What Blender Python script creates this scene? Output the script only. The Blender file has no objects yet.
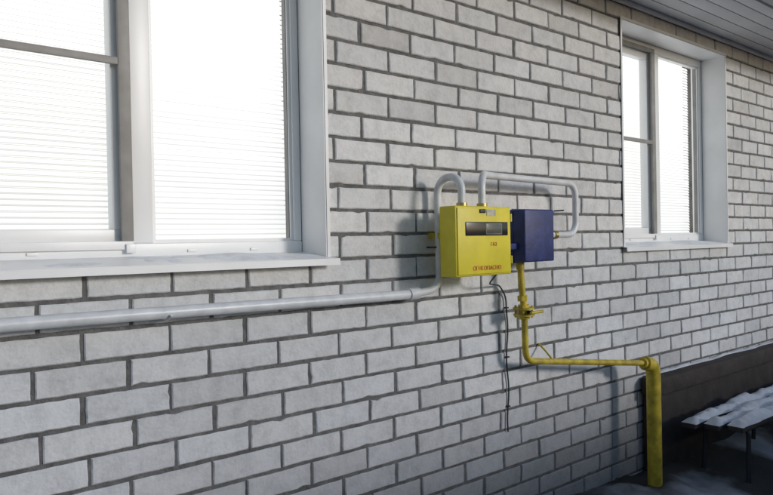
import bpy, bmesh, math, random
from mathutils import Vector, Matrix, noise
random.seed(7)
S=bpy.context.scene
R=math.radians

# ---------- helpers ----------
def link(o,parent=None):
    S.collection.objects.link(o)
    if parent: o.parent=parent
    return o
def empty(name):
    o=bpy.data.objects.new(name,None); return link(o)
def mesh_obj(name,verts,faces,mat=None,parent=None,smooth=False):
    m=bpy.data.meshes.new(name); m.from_pydata(verts,[],faces); m.update()
    if mat: m.materials.append(mat)
    if smooth:
        for p in m.polygons: p.use_smooth=True
    return link(bpy.data.objects.new(name,m),parent)
def box(name,x0,x1,y0,y1,z0,z1,mat,parent=None,bev=0.0):
    bm=bmesh.new(); bmesh.ops.create_cube(bm,size=1)
    for v in bm.verts:
        v.co=Vector(((x0+x1)/2+v.co.x*(x1-x0),(y0+y1)/2+v.co.y*(y1-y0),(z0+z1)/2+v.co.z*(z1-z0)))
    if bev: bmesh.ops.bevel(bm,geom=bm.edges[:],offset=bev,segments=3,affect='EDGES',profile=.5)
    m=bpy.data.meshes.new(name); bm.to_mesh(m); bm.free(); m.materials.append(mat)
    if bev:
        for p in m.polygons: p.use_smooth=True
        m.set_sharp_from_angle(angle=R(35))
    return link(bpy.data.objects.new(name,m),parent)
def rounded(pts,rad,n=8):
    pts=[Vector(p) for p in pts]; out=[pts[0]]
    for i in range(1,len(pts)-1):
        p=pts[i]; a=(pts[i-1]-p); b=(pts[i+1]-p)
        r=min(rad,a.length*.49,b.length*.49)
        a.normalize(); b.normalize()
        ang=a.angle(b)
        if abs(ang-math.pi)<.02: out.append(p); continue
        A=p+a*r; B=p+b*r
        rr=r*math.tan(ang/2); c=p+(a+b).normalized()*(rr/math.sin(ang/2))
        va=A-c; vb=B-c; th=va.angle(vb); ax=va.cross(vb).normalized()
        for k in range(n+1):
            out.append(c+Matrix.Rotation(th*k/n,3,ax)@va)
    out.append(pts[-1]); return out
def tube(name,pts,r,mat,parent=None,rad=.05,seg=20):
    P=rounded(pts,rad); V=[];F=[]
    t0=(P[1]-P[0]).normalized(); up=Vector((0,0,1)) if abs(t0.z)<.9 else Vector((1,0,0))
    nrm=t0.cross(up).normalized()
    for i,p in enumerate(P):
        if i==0: t=P[1]-P[0]
        elif i==len(P)-1: t=P[-1]-P[-2]
        else: t=(P[i+1]-p).normalized()+(p-P[i-1]).normalized()
        t.normalize(); nrm=(nrm-t*nrm.dot(t)).normalized(); b=t.cross(nrm)
        for k in range(seg):
            a=2*math.pi*k/seg; V.append(p+(nrm*math.cos(a)+b*math.sin(a))*r)
    for i in range(len(P)-1):
        for k in range(seg):
            F.append((i*seg+k,i*seg+(k+1)%seg,(i+1)*seg+(k+1)%seg,(i+1)*seg+k))
    F.append(tuple(range(seg))[::-1]); F.append(tuple((len(P)-1)*seg+k for k in range(seg)))
    o=mesh_obj(name,V,F,mat,parent,True); o.data.set_sharp_from_angle(angle=R(50)); return o

# ---------- materials ----------
def M(name,col,rough=.6,metal=0,var=.12,scale=12,bump=.0,bscale=60,col2=None,lo=.35,hi=.65,coat=0,detail=6):
    m=bpy.data.materials.new(name); m.use_nodes=True; nt=m.node_tree; b=nt.nodes['Principled BSDF']
    tc=nt.nodes.new('ShaderNodeTexCoord'); n=nt.nodes.new('ShaderNodeTexNoise'); n.inputs['Scale'].default_value=scale; n.inputs['Detail'].default_value=detail
    nt.links.new(tc.outputs['Object'],n.inputs['Vector'])
    r=nt.nodes.new('ShaderNodeValToRGB'); r.color_ramp.elements[0].position=lo; r.color_ramp.elements[1].position=hi
    c2=col2 or [c*(1-var*2) for c in col]
    r.color_ramp.elements[0].color=(*c2[:3],1); r.color_ramp.elements[1].color=(*col[:3],1)
    nt.links.new(n.outputs['Fac'],r.inputs['Fac']); nt.links.new(r.outputs['Color'],b.inputs['Base Color'])
    b.inputs['Roughness'].default_value=rough; b.inputs['Metallic'].default_value=metal
    if bump:
        n2=nt.nodes.new('ShaderNodeTexNoise'); n2.inputs['Scale'].default_value=bscale; n2.inputs['Detail'].default_value=8
        nt.links.new(tc.outputs['Object'],n2.inputs['Vector'])
        bp=nt.nodes.new('ShaderNodeBump'); bp.inputs['Strength'].default_value=bump; bp.inputs['Distance'].default_value=.01
        nt.links.new(n2.outputs['Fac'],bp.inputs['Height']); nt.links.new(bp.outputs['Normal'],b.inputs['Normal'])
    return m
def brick_mat():
    m=bpy.data.materials.new('silicate_brick'); m.use_nodes=True; nt=m.node_tree; N=nt.nodes; L=nt.links; b=N['Principled BSDF']
    at=N.new('ShaderNodeAttribute'); at.attribute_name='Col'
    tc=N.new('ShaderNodeTexCoord')
    n=N.new('ShaderNodeTexNoise'); n.inputs['Scale'].default_value=13; n.inputs['Detail'].default_value=11; n.inputs['Roughness'].default_value=.78
    L.new(tc.outputs['Object'],n.inputs['Vector'])
    r=N.new('ShaderNodeValToRGB'); e=r.color_ramp.elements; e[0].position=.3; e[0].color=(.72,.72,.72,1); e[1].position=.55; e[1].color=(1,1,1,1)
    L.new(n.outputs['Fac'],r.inputs['Fac'])
    n3=N.new('ShaderNodeTexNoise'); n3.inputs['Scale'].default_value=1.3; n3.inputs['Detail'].default_value=3
    L.new(tc.outputs['Object'],n3.inputs['Vector'])
    r3=N.new('ShaderNodeValToRGB'); e=r3.color_ramp.elements; e[0].position=.35; e[0].color=(.88,.87,.87,1); e[1].position=.65; e[1].color=(1,1,1,1)
    L.new(n3.outputs['Fac'],r3.inputs['Fac'])
    a=N.new('ShaderNodeMix'); a.data_type='RGBA'; a.blend_type='MULTIPLY'; a.inputs[0].default_value=1
    L.new(at.outputs['Color'],a.inputs[6]); L.new(r.outputs['Color'],a.inputs[7])
    a2=N.new('ShaderNodeMix'); a2.data_type='RGBA'; a2.blend_type='MULTIPLY'; a2.inputs[0].default_value=1
    L.new(a.outputs[2],a2.inputs[6]); L.new(r3.outputs['Color'],a2.inputs[7])
    L.new(a2.outputs[2],b.inputs['Base Color']); b.inputs['Roughness'].default_value=.9
    n2=N.new('ShaderNodeTexNoise'); n2.inputs['Scale'].default_value=70; n2.inputs['Detail'].default_value=8
    L.new(tc.outputs['Object'],n2.inputs['Vector'])
    bp=N.new('ShaderNodeBump'); bp.inputs['Strength'].default_value=.5; bp.inputs['Distance'].default_value=.006
    L.new(n2.outputs['Fac'],bp.inputs['Height']); L.new(bp.outputs['Normal'],b.inputs['Normal'])
    return m
def emit_attr(name,strength,col):
    m=bpy.data.materials.new(name); m.use_nodes=True; nt=m.node_tree; N=nt.nodes; L=nt.links; b=N['Principled BSDF']
    at=N.new('ShaderNodeAttribute'); at.attribute_name='Col'
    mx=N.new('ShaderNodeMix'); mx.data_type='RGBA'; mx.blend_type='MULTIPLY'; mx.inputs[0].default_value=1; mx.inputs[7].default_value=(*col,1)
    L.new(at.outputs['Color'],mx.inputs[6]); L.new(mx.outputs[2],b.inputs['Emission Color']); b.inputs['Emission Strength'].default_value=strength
    b.inputs['Base Color'].default_value=(.15,.15,.15,1); b.inputs['Roughness'].default_value=.8
    return m
def glass_mat():
    m=bpy.data.materials.new('window_glass'); m.use_nodes=True; nt=m.node_tree; N=nt.nodes; L=nt.links
    N.remove(N['Principled BSDF']); o=N['Material Output']
    t=N.new('ShaderNodeBsdfTransparent'); t.inputs[0].default_value=(.96,.98,.98,1); g=N.new('ShaderNodeBsdfGlossy'); g.inputs['Roughness'].default_value=.45
    mx=N.new('ShaderNodeMixShader'); mx.inputs[0].default_value=.03
    L.new(t.outputs[0],mx.inputs[1]); L.new(g.outputs[0],mx.inputs[2]); L.new(mx.outputs[0],o.inputs[0]); return m

m_brick=brick_mat()
m_mortar=M('mortar',(.19,.185,.18),.95,var=.2,scale=20,bump=.8,bscale=90)
m_pvc=M('white_pvc',(.84,.85,.86),.35,var=.02,scale=5)
m_metal_w=M('white_painted_sheet',(.83,.83,.84),.4,var=.05,scale=4)
m_net=M('grey_net_frame',(.30,.29,.28),.5)
m_wpipe=M('white_pipe_paint',(.78,.79,.81),.35,var=.1,scale=14,bump=.1,bscale=40)
m_ypipe=M('yellow_pipe_paint',(.70,.52,.045),.45,var=.22,scale=18,bump=.18,bscale=60)
m_ybox=M('yellow_cabinet_paint',(.82,.69,.04),.45,var=.09,scale=7,bump=.06,bscale=30)
m_blue=M('blue_enamel',(.026,.042,.19),.5,var=.2,scale=20,bump=.12,bscale=50)
m_black=M('black_plastic',(.02,.02,.022),.25)
m_lcd=M('lcd_panel',(.11,.12,.11),.25)
m_label=M('paper_label',(.62,.6,.5),.6,var=.2,scale=60)
m_red=M('red_print',(.66,.08,.03),.6)
m_brass=M('brass',(.55,.42,.16),.35,metal=.9)
m_snow=M('snow',(.78,.8,.84),.75,var=.08,scale=14,bump=.6,bscale=35)
m_ground=M('snowy_ground',(.42,.43,.46),.9,scale=1.7,bump=.8,bscale=14,col2=(.05,.045,.04),lo=.45,hi=.62,detail=10)
m_dark=M('dark_timber',(.055,.043,.038),.8,var=.2,scale=9,bump=.4)
m_steel=M('dark_steel',(.035,.035,.04),.5)
m_cable=M('black_cable',(.05,.05,.055),.6)
m_soffit=M('soffit_sheet',(.62,.63,.66),.5,var=.06,scale=3)
m_roof=M('roof_sheet',(.08,.085,.1),.5)
m_shade_fence=M('shade_fence_wood',(.16,.12,.09),.8,var=.2,scale=8,bump=.3)  # wood of the unseen fence added to cast shade
m_blind=emit_attr('glowing_blind_slat',1.0,(1,.992,.975))  # slats emit by themselves in place of lamp light behind them
m_glass=glass_mat()
m_room=bpy.data.materials.new('glowing_room'); m_room.use_nodes=True
b=m_room.node_tree.nodes['Principled BSDF']; b.inputs['Base Color'].default_value=(.6,.59,.56,1); b.inputs['Emission Color'].default_value=(1,.97,.93,1); b.inputs['Emission Strength'].default_value=.6  # room surfaces glow, standing in for an indoor lamp

# ---------- house ----------
house=empty('brick_house')
WT=3.10; XL,XR=-3.0,13.0
Z0=1.583; Z1=2.983
wins=[(.177,1.587),(3.806,5.216)]
V=[];F=[];C=[]
def add_brick(x0,x1,zc,h,col):
    j=lambda a:random.uniform(-a,a)
    y=-.0015+j(.0015)
    z0=zc-h/2; z1=zc+h/2
    n=max(2,int((x1-x0)/.03))
    ring=[]
    for i in range(n): ring.append((x0+(x1-x0)*i/n,z0))
    for i in range(4): ring.append((x1,z0+(z1-z0)*i/4))
    for i in range(n): ring.append((x1-(x1-x0)*i/n,z1))
    for i in range(4): ring.append((x0,z1-(z1-z0)*i/4))
    chip=random.random()<.25; ci=random.randrange(len(ring))
    ring=[(a+j(.0013),c+j(.0013)) for a,c in ring]
    if chip:
        a,c=ring[ci]; cxm=(x0+x1)/2
        ring[ci]=(a+(.004 if a<cxm else -.004),c+(.006 if c<zc else -.006))
    m=len(ring); base=len(V); cx=(x0+x1)/2
    tilt=j(.003)
    for a,c in ring: V.append((a,.02,c))
    for a,c in ring: V.append((a,y+.004,c))
    for a,c in ring:
        d=.004
        ax=a+(d if a<cx-(x1-x0)*.45 else -d if a>cx+(x1-x0)*.45 else 0)
        cz=c+(d if c<zc-h*.36 else -d if c>zc+h*.36 else 0)
        V.append((ax,y+tilt*(cz-zc)/h,cz))
    for r in (0,1):
        for i in range(m):
            k=(i+1)%m
            F.append((base+r*m+i,base+r*m+k,base+(r+1)*m+k,base+(r+1)*m+i)); C.append(col)
    F.append(tuple(base+2*m+i for i in range(m))); C.append(col)
MOD=.285
for k in range(-11,19):
    zc=1.233+.1*k
    off=.792+(MOD/2 if k%2 else 0)+random.uniform(-.012,.012)
    i0=int((XL-off)/MOD)-1
    x=off+i0*MOD
    while x<XR:
        a=max(x+.0068+random.uniform(-.003,.003),XL); bq=min(x+MOD-.0068+random.uniform(-.003,.003),XR)
        x+=MOD
        segs=[(a,bq)]
        if zc>Z0 and zc<Z1:
            for w0,w1 in wins:
                ns=[]
                for s0,s1 in segs:
                    if s1<=w0 or s0>=w1: ns.append((s0,s1)); continue
                    if s0<w0-.02: ns.append((s0,w0-.002))
                    if s1>w1+.02: ns.append((w1+.002,s1))
                segs=ns
        for s0,s1 in segs:
            if s1-s0<.02: continue
            v=random.choice([.80,.78,.79,.77,.76,.74,.73,.66,.80,.78,.76,.70])+random.uniform(-.02,.02)
            height_tone=1-.5*max(0,min(1,(.9-zc)/.5))  # splash dirt darkens the lowest courses
            if zc>2.0: height_tone*=1-.14*min(1,(zc-2.0)/1.0)  # upper courses get gradually darker towards the top
            v*=height_tone
            w=random.uniform(-.008,.008)
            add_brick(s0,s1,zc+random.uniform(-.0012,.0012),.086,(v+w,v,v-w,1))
me=bpy.data.meshes.new('brickwork'); me.from_pydata(V,[],F); me.materials.append(m_brick)
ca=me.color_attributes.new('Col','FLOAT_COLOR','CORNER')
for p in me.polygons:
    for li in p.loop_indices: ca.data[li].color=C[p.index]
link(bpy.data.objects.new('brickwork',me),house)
def wallbox(n,x0,x1,z0,z1): box(n,x0,x1,.005,.32,z0,z1,m_mortar,house)
wallbox('mortar_base',XL,XR,-.4,Z0)
wallbox('mortar_top',XL,XR,Z1,WT+.05)
for i,(a,bq) in enumerate([(XL,wins[0][0]),(wins[0][1],wins[1][0]),(wins[1][1],XR)]): wallbox('mortar_pier_%d'%i,a,bq,Z0,Z1)

def window(idx,x0,x1):
    p=empty('window_%d'%idx); p.parent=house
    fy0,fy1=.17,.235
    t=.05
    L=.004
    so=-.06 if idx==1 else -.035
    box('reveal_right',x1-L,x1-.0005,-.006,fy0,Z0,Z1,m_metal_w,p)
    box('reveal_left',x0+.0005,x0+L,-.006,fy0,Z0,Z1,m_metal_w,p)
    box('reveal_top',x0+L,x1-L,-.006,fy0,Z1-L,Z1-.0005,m_metal_w,p)
    box('flange_right',x1+.0005,x1+.015,-.009,-.005,Z0-.002,Z1+.016,m_metal_w,p)
    box('flange_left',x0-.015,x0-.0005,-.009,-.005,Z0-.002,Z1+.016,m_metal_w,p)
    box('flange_top',x0,x1,-.0092,-.005,Z1+.0005,Z1+.016,m_metal_w,p)
    V=[];sx0,sx1=x0-.025,x1+.025
    prof=[(fy0,Z0+.03),(so,Z0+.004),(so-.002,Z0-.022),(so+.002,Z0-.022),(so+.004,Z0+.000),(fy0,Z0+.026)]
    for x in (x0+.005,x1-.005): V+=[(x,a,c) for a,c in prof]
    n=6;F=[(i,(i+1)%n,n+(i+1)%n,n+i) for i in range(n)]+[tuple(range(n))[::-1],tuple(range(n,2*n))]
    V=[( (sx0 if v[0]<(x0+x1)/2 else sx1) if v[1]<0 else v[0], v[1],v[2]) for v in V]
    mesh_obj('sill',V,F,m_metal_w,p)
    SV=[];SF=[];nx,ny=170,10
    for i in range(nx+1):
        for j in range(ny+1):
            x=x0+.01+(x1-x0-.02)*i/nx; u=j/ny
            y=fy0-.003-(fy0-so-.002)*u
            h=noise.noise(Vector((x*4+idx*9,y*5,1)))*.6+noise.noise(Vector((x*15,y*15,4)))*.2
            pile=math.exp(-((x-x0-1.08)/.14)**2)*.6
            ext=max(0,min(1.2,.05+h*.9+pile))*(1-abs(2*u-.8)**3 if u<.9 else 0)
            z=Z0+.03-.026*u+(-.002+.018*max(0,ext))
            SV.append((x,y,z))
    for i in range(nx):
        for j in range(ny):
            a=i*(ny+1)+j; SF.append((a,a+ny+1,a+ny+2,a+1))
    mesh_obj('sill_snow',SV,SF,m_snow,p,True)
    zb=Z0+.028; 
    xm=(x0+x1)/2+.022; mw=.043
    box('frame_bottom',x0+L,x1-L,fy0,fy1,zb,zb+t,m_pvc,p,.004)
    box('frame_top',x0+L,x1-L,fy0,fy1,Z1-L-t,Z1-L,m_pvc,p,.004)
    box('frame_left',x0+L,x0+L+t,fy0+.001,fy1,zb+t,Z1-L-t,m_pvc,p,.004)
    box('frame_right',x1-L-.036,x1-L,fy0+.001,fy1,zb+t,Z1-L-t,m_pvc,p,.004)
    box('mullion',xm-mw,xm+mw,fy0+.002,fy1,zb+t,Z1-L-t,m_pvc,p,.004)
    a0,a1,c0,c1=xm+mw,x1-L-.036,zb+t,Z1-L-t
    for nm,q in (('bead_l',(a0,a0+.012,c0,c1)),('bead_r',(a1-.012,a1,c0,c1)),('bead_b',(a0+.012,a1-.012,c0,c0+.012)),('bead_t',(a0+.012,a1-.012,c1-.012,c1))):
        box(nm,q[0],q[1],fy0+.012,fy1-.02,q[2],q[3],m_pvc,p)
    box('seal',a1-.015,a1-.012,fy0+.02,fy1-.02,c0+.012,c1-.012,m_net,p)
    s0,s1=x0+L+t,xm-mw
    w=.05
    for nm,q in (('sash_l',(s0,s0+w,c0+w,c1-w)),('sash_r',(s1-w,s1,c0+w,c1-w)),('sash_b',(s0,s1,c0,c0+w)),('sash_t',(s0,s1,c1-w,c1))):
        box(nm,q[0],q[1],fy0+.02,fy1+.01,q[2],q[3],m_pvc,p,.003)
    n0,n1=s0-.018,s1+.010; b0,b1=c0-.022,c1+.02; g=.03; y0,y1=fy0-.012,fy0-.001
    zm=2.30
    for nm,q in (('net_l',(n0,n0+g,b0+g,b1-g)),('net_r',(n1-g-.012,n1,b0+g,b1-g)),('net_b',(n0,n1,b0,b0+g)),('net_t',(n0,n1,b1-g,b1)),('net_mid',(n0+g,n1-g-.012,zm-.013,zm+.013))):
        box(nm,q[0],q[1],y0,y1,q[2],q[3],m_net if nm!='net_b' else m_metal_w,p,.002)
    for cx in (n0+.12,n1-.03): box('net_clip',cx,cx+.035,fy0-.02,fy0-.014,b0-.012,b0+.02,m_pvc,p,.002)
    for cx in (x0+.35,xm+.17,x1-.25): box('drain_cap',cx,cx+.035,fy0-.005,fy0,zb+.014,zb+.024,m_pvc,p,.001)
    mesh_obj('glass',[(s0+w,fy1,c0+w),(s1-w,fy1,c0+w),(s1-w,fy1,c1-w),(s0+w,fy1,c1-w)],[(0,1,2,3)],m_glass,p)
    mesh_obj('glass_fixed',[(a0,fy1-.03,c0),(a1,fy1-.03,c0),(a1,fy1-.03,c1),(a0,fy1-.03,c1)],[(0,1,2,3)],m_glass,p)
    # blinds: backlight painted per slat, edges darkened for the overlap
    V=[];F=[];C=[]
    for (q0,q1,tl,eb) in ((x0+.05,xm-.005,R(58),.42),(xm+.005,x1-.006,R(66),.62)):
        z=zb+.03
        while z<Z1-.04:
            tt=tl+random.uniform(-.04,.04); dz=random.uniform(-.001,.001)
            base=len(V); hw=.0118
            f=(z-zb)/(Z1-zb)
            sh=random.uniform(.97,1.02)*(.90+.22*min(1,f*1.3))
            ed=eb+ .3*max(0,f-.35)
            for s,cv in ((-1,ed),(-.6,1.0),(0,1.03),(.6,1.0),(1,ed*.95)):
                yy=.28+hw*s*math.cos(tt)-.002*(1-s*s); zz=z+dz+hw*s*math.sin(tt)
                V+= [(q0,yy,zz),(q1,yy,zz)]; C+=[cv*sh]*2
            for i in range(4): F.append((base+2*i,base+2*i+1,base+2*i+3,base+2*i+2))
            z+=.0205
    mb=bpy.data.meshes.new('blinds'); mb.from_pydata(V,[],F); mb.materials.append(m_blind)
    ca=mb.color_attributes.new('Col','FLOAT_COLOR','POINT')
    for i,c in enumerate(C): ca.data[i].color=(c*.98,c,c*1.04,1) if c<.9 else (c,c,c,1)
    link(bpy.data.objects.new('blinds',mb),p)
    e=.6
    X0,X1,Y0,Y1,A,B=x0-e,x1+e,.325,2.6,.4,3.2
    mesh_obj('room',[(X0,Y0,A),(X1,Y0,A),(X1,Y1,A),(X0,Y1,A),(X0,Y0,B),(X1,Y0,B),(X1,Y1,B),(X0,Y1,B)],
      [(0,1,2,3),(4,5,6,7),(0,3,7,4),(1,2,6,5),(3,2,6,7)],m_room,p)
for i,(a,bq) in enumerate(wins): window(i+1,a,bq)

# eaves
OV=.53
nb=5
for i in range(nb):
    y0=-.012-(OV-.012)*(i+1)/nb; y1=-.012-(OV-.012)*i/nb
    box('soffit_board_%d'%i,XL,XR,y0+.003,y1-.003,WT,WT+.012,m_soffit,house,.002)
box('soffit_backing',XL,XR,-OV,.0,WT+.013,WT+.03,m_roof,house)
box('wall_batten',XL,XR,-.03,-.01,WT-.03,WT-.001,m_soffit,house,.003)
box('fascia',XL,XR,-OV-.022,-OV,WT-.02,WT+.12,m_roof,house,.003)
V=[];F=[];n=1400
for i in range(n+1):
    x=XL-.2+(XR-XL+.4)*i/n; w=.018*math.sin(x*2*math.pi/.13)
    V+=[(x,-OV-.09,WT+.135+w),(x,3.5,WT+1.9+w)]
for i in range(n): F.append((2*i,2*i+2,2*i+3,2*i+1))
r=mesh_obj('roof_sheet',V,F,m_roof,house,True)
md=r.modifiers.new('s','SOLIDIFY'); md.thickness=.006
box('side_wall_far',XR-.3,XR,.33,7,-.4,WT,m_mortar,house)
box('side_wall_near',XL,XL+.3,.33,7,-.4,WT,m_mortar,house)

# ---------- ground ----------
GZ=.15
V=[];F=[]
xs=[-150,-80,-40,-20,-10,-6]+[ -3+.06*i for i in range(200)]+[9.2,10,12,15,20,30,50,90,160]
ys=[-150,-80,-40,-20,-10,-6,-4]+[-2.5+.05*i for i in range(54)]+[.4,3,8,20,60,150]
for y in ys:
    for x in xs:
        z=GZ+.05*noise.noise(Vector((x*1.1,y*1.1,0)))+.035*noise.noise(Vector((x*4,y*4,3)))+.018*noise.noise(Vector((x*11,y*11,7)))
        if -.6<y<.2 and x>3: z+=.05*(1-abs(y+.1)/.5 if abs(y+.1)<.5 else 0)
        if y>.2: z=GZ-.05
        V.append((x,y,z))
nx=len(xs)
for j in range(len(ys)-1):
    for i in range(nx-1):
        a=j*nx+i; F.append((a,a+1,a+nx+1,a+nx))
mesh_obj('ground',V,F,m_ground,None,True)

beam=empty('timber_beam')
box('beam',3.95,12,-.13,-.012,.66,.77,m_dark,beam,.012)
box('beam_support',3.97,12,-.09,-.012,.1,.655,m_dark,beam,.01)
V=[];F=[];n=300
for i in range(n+1):
    x=4.0+7.9*i/n
    w=.03*max(.02,.4+noise.noise(Vector((x*3,0,0)))); h=.012*max(.05,.4+noise.noise(Vector((x*5,2,0))))
    V+=[(x,-.014,.771+h),(x,-.03,.771+h),(x,-.03-w,.7705)]
for i in range(n):
    for k in (0,1): F.append((3*i+k,3*i+3+k,3*i+4+k,3*i+1+k))
mesh_obj('beam_snow',V,F,m_snow,beam,True)

# ---------- white gas pipe ----------
wp=empty('white_gas_pipe')
tube('long_run',[(-2.9,-.06,1.455),(-.5,-.06,1.437),(.8,-.061,1.429),(2.0,-.06,1.418)],.021,m_wpipe,wp)
tube('riser',[(1.98,-.06,1.418),(2.165,-.06,1.432),(2.165,-.055,1.93),(2.165,-.205,1.93),(2.165,-.205,1.80)],.017,m_wpipe,wp,rad=.07)
tube('coupling',[(1.975,-.06,1.4184),(2.03,-.06,1.421)],.026,m_wpipe,wp)
tube('union',[(2.165,-.205,1.795),(2.165,-.205,1.812)],.024,m_brass,wp)
tube('loop',[(2.295,-.205,1.80),(2.295,-.205,1.945),(2.42,-.13,1.95),(3.13,-.12,1.94),(3.13,-.12,1.668),(2.83,-.12,1.668)],.017,m_wpipe,wp,rad=.07)
tube('loop_union',[(2.295,-.205,1.795),(2.295,-.205,1.812)],.024,m_brass,wp)
tube('meter_union',[(2.86,-.12,1.668),(2.90,-.12,1.668)],.026,m_brass,wp,seg=6)
tube('meter_union_ring',[(2.93,-.12,1.668),(2.95,-.12,1.668)],.023,m_brass,wp)
for (x,z) in ((2.165,1.62),(3.13,1.8)):
    tube('pipe_hook',[(x-.02,.0,z),(x-.02,-.06,z)],.004,m_steel,wp)
for x in (-1.4,.9):
    tube('pipe_hook',[(x,.0,1.405),(x,-.06,1.403),(x,-.09,1.42)],.004,m_wpipe,wp)

# ---------- yellow cabinet ----------
cab=empty('gas_meter_cabinet')
cx0,cx1,cz0,cz1=2.08,2.44,1.492,1.797; cf=-.25
box('body',cx0,cx1,cf+.004,cf+.10,cz0,cz1,m_ybox,cab,.006)
box('door',cx0+.008,cx1-.008,cf-.002,cf+.006,cz0+.008,cz1-.008,m_ybox,cab,.003)
box('display',cx0+.055,cx1-.03,cf-.006,cf-.001,1.668,1.728,m_black,cab,.003)
box('lcd',2.265,2.365,cf-.0075,cf-.005,1.676,1.718,m_lcd,cab,.001)
box('display_rim',2.262,2.368,cf-.0068,cf-.005,1.673,1.721,m_net,cab,.001)
box('latch',2.225,2.262,cf-.008,cf-.001,1.767,1.784,m_steel,cab,.003)
box('paper_label',2.27,2.33,cf-.004,cf-.0022,1.755,1.783,m_label,cab)
for z in (1.54,1.73): tube('hinge',[(cx1-.004,cf,z),(cx1-.004,cf,z+.035)],.006,m_ybox,cab,seg=10)
for x in (2.15,2.37): box('bracket',x,x+.025,cf+.10,.0,1.66,1.685,m_ypipe,cab)
def text(s,x,z,size,parent,nm,mat):
    c=bpy.data.curves.new(nm,'FONT'); c.body=s; c.size=size; c.align_x='CENTER'; c.extrude=.0004; c.materials.append(mat)
    o=bpy.data.objects.new(nm,c); o.rotation_euler=(R(90),0,0); o.location=(x,cf-.0035,z); link(o,parent); return o
text('ГАЗ',2.315,1.622,.022,cab,'label_gas',m_red)
text('ОГНЕОПАСНО',2.27,1.517,.026,cab,'label_warning',m_red)

ca_=empty('hanging_cable')
pts=[(2.42,-.18,1.495),(2.45,-.10,1.44),(2.62,-.02,1.42),(2.675,-.012,1.36)]
for i in range(12): pts.append((2.68+.008*math.sin(i*1.1),-.011,1.28-.055*i))
tube('cable',pts,.004,m_cable,ca_,rad=.03,seg=8)
for z in (1.3,1.05,.8): box('cable_clip',2.672,2.69,-.018,-.002,z,z+.007,m_steel,ca_)

# ---------- blue meter ----------
mt=empty('gas_meter')
bx0,bx1,bz0,bz1=2.60,2.83,1.538,1.793
box('body',bx0,bx1,-.20,-.05,bz0,bz1,m_blue,mt,.008)
box('seam',bx0-.004,bx1+.004,-.13,-.122,bz0-.004,bz1+.004,m_blue,mt,.003)
box('side_link',cx1,bx0,-.16,-.12,1.6,1.63,m_blue,mt,.003)
box('wall_bracket',2.68,2.74,-.05,.0,1.62,1.66,m_steel,mt)
tube('outlet',[(2.66,-.12,1.545),(2.66,-.12,1.50)],.02,m_ypipe,mt)

# ---------- yellow gas pipe ----------
yp=empty('yellow_gas_pipe')
tube('pipe',[(2.66,-.12,1.53),(2.67,-.12,1.40),(2.685,-.12,1.30),(2.69,-.12,1.045),(3.765,-.2,.905)],.016,m_ypipe,yp,rad=.05)
tube('nut_top',[(2.672,-.12,1.37),(2.674,-.12,1.345)],.026,m_ypipe,yp,seg=6)
tube('valve_body',[(2.68,-.12,1.325),(2.684,-.12,1.255)],.027,m_ypipe,yp)
tube('valve_flange_a',[(2.68,-.12,1.312),(2.68,-.12,1.302)],.052,m_ypipe,yp,seg=28)
tube('valve_flange_b',[(2.683,-.12,1.280),(2.683,-.12,1.270)],.052,m_ypipe,yp,seg=28)
for k in range(4):
    a=k*math.pi/2+.6; tube('bolt',[(2.681+.04*math.cos(a),-.12+.04*math.sin(a),1.262),(2.681+.04*math.cos(a),-.12+.04*math.sin(a),1.322)],.006,m_ypipe,yp,seg=6)
tube('valve_stem',[(2.68,-.12,1.291),(2.68,-.185,1.291)],.008,m_steel,yp)
tube('valve_handle',[(2.655,-.185,1.291),(2.74,-.19,1.293)],.0075,m_ypipe,yp)
tube('wall_clip',[(2.95,0,1.09),(2.93,-.06,1.06),(2.90,-.14,1.01)],.005,m_ypipe,yp)

post=empty('gas_riser_post')
tube('casing',[(3.765,-.2,-.1),(3.765,-.2,.845),(3.75,-.2,.90),(3.68,-.195,.915)],.041,m_ypipe,post,rad=.045,seg=28)
tube('collar',[(3.66,-.192,.918),(3.69,-.195,.913)],.03,m_ypipe,post)

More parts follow.
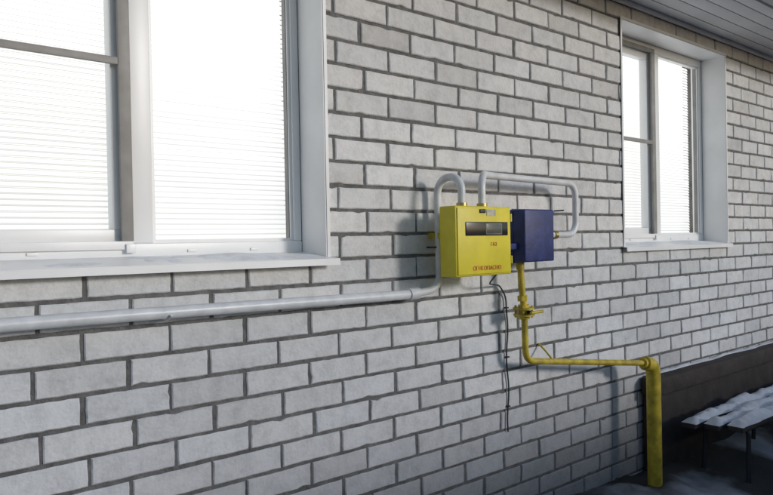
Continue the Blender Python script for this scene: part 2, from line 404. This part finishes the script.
# ---------- bench ----------
bn=empty('garden_bench')
HB=.50
for i,(ya,yb) in enumerate(((-.20,-.29),(-.315,-.405),(-.43,-.52))):
    xa=4.08+.06*i; xb=6.2-.04*i
    box('seat_plank_%d'%(i+1),xa,xb,yb,ya,HB-.03,HB,m_dark,bn,.004)
    V=[];F=[];nx,ny=160,8
    for a in range(nx+1):
        for c in range(ny+1):
            x=xa+.004+(xb-xa-.008)*a/nx; u=c/ny
            wob=.014*noise.noise(Vector((x*6,i*7,2)))
            y=ya+.004+(yb-ya-.008)*u+wob*(1 if c in(0,ny) else .5)
            e=max(0,1-abs(2*u-1)**2.6)*min(1,a/3,(nx-a)/3)
            h=.045*e*max(.12,(.8+.8*noise.noise(Vector((x*4,y*8,i*3)))+.3*noise.noise(Vector((x*17,y*20,i)))))
            V.append((x,y,HB+.001+h))
    for a in range(nx):
        for c in range(ny):
            q=a*(ny+1)+c; F.append((q,q+ny+1,q+ny+2,q+1))
    mesh_obj('snow_cover_%d'%(i+1),V,F,m_snow,bn,True)
for x in (4.35,5.1,5.9):
    tube('leg_frame',[(x-.03,-.5,GZ-.1),(x,-.49,HB-.045),(x,-.23,HB-.045),(x-.03,-.22,GZ-.1)],.014,m_steel,bn,rad=.03)

# ---------- unseen fence behind the viewpoint, added to shade the ground and wall foot ----------
fe=empty('added_shade_fence')
x=-8.0;i=0
while x<20:
    h=1.66+.012*(i%3)
    box('shade_board_%d'%i,x,x+.14,-4.02,-4.0,GZ-.1,h,m_shade_fence,fe); x+=.146;i+=1
box('shade_rail_low',-8,20,-4.06,-4.021,.5,.58,m_shade_fence,fe); box('shade_rail_high',-8,20,-4.06,-4.021,1.45,1.53,m_shade_fence,fe)

# ---------- light ----------
el=R(14); az=R(26)
d=Vector((math.sin(az)*math.cos(el),-math.cos(az)*math.cos(el),math.sin(el)))
sl=bpy.data.lights.new('sun','SUN'); sl.energy=1.3; sl.angle=R(9); sl.color=(1,.965,.94)
so=bpy.data.objects.new('sun',sl); so.rotation_euler=d.to_track_quat('Z','Y').to_euler(); link(so)
w=bpy.data.worlds.new('World'); S.world=w; w.use_nodes=True; nt=w.node_tree
bg=nt.nodes['Background']; sk=nt.nodes.new('ShaderNodeTexSky'); sk.sky_type='NISHITA'; sk.sun_disc=False
sk.sun_elevation=el; sk.sun_rotation=math.atan2(d.x,d.y); sk.ozone_density=2.0; sk.dust_density=.6
nt.links.new(sk.outputs[0],bg.inputs[0]); bg.inputs[1].default_value=.115

# ---------- camera ----------
cd=bpy.data.cameras.new('camera'); cd.sensor_width=36; cd.lens=36*683/773; cd.clip_end=1000; cd.clip_start=.05
co=bpy.data.objects.new('camera',cd); link(co)
co.matrix_world=Matrix.Translation((0,-2.27,1.65))@Matrix.Rotation(R(-40),4,'Z')@Matrix.Rotation(R(89.5),4,'X')@Matrix.Rotation(R(-1.1),4,'Z')
S.camera=co
S.view_settings.view_transform='Standard'; S.view_settings.look='None'; S.view_settings.exposure=0
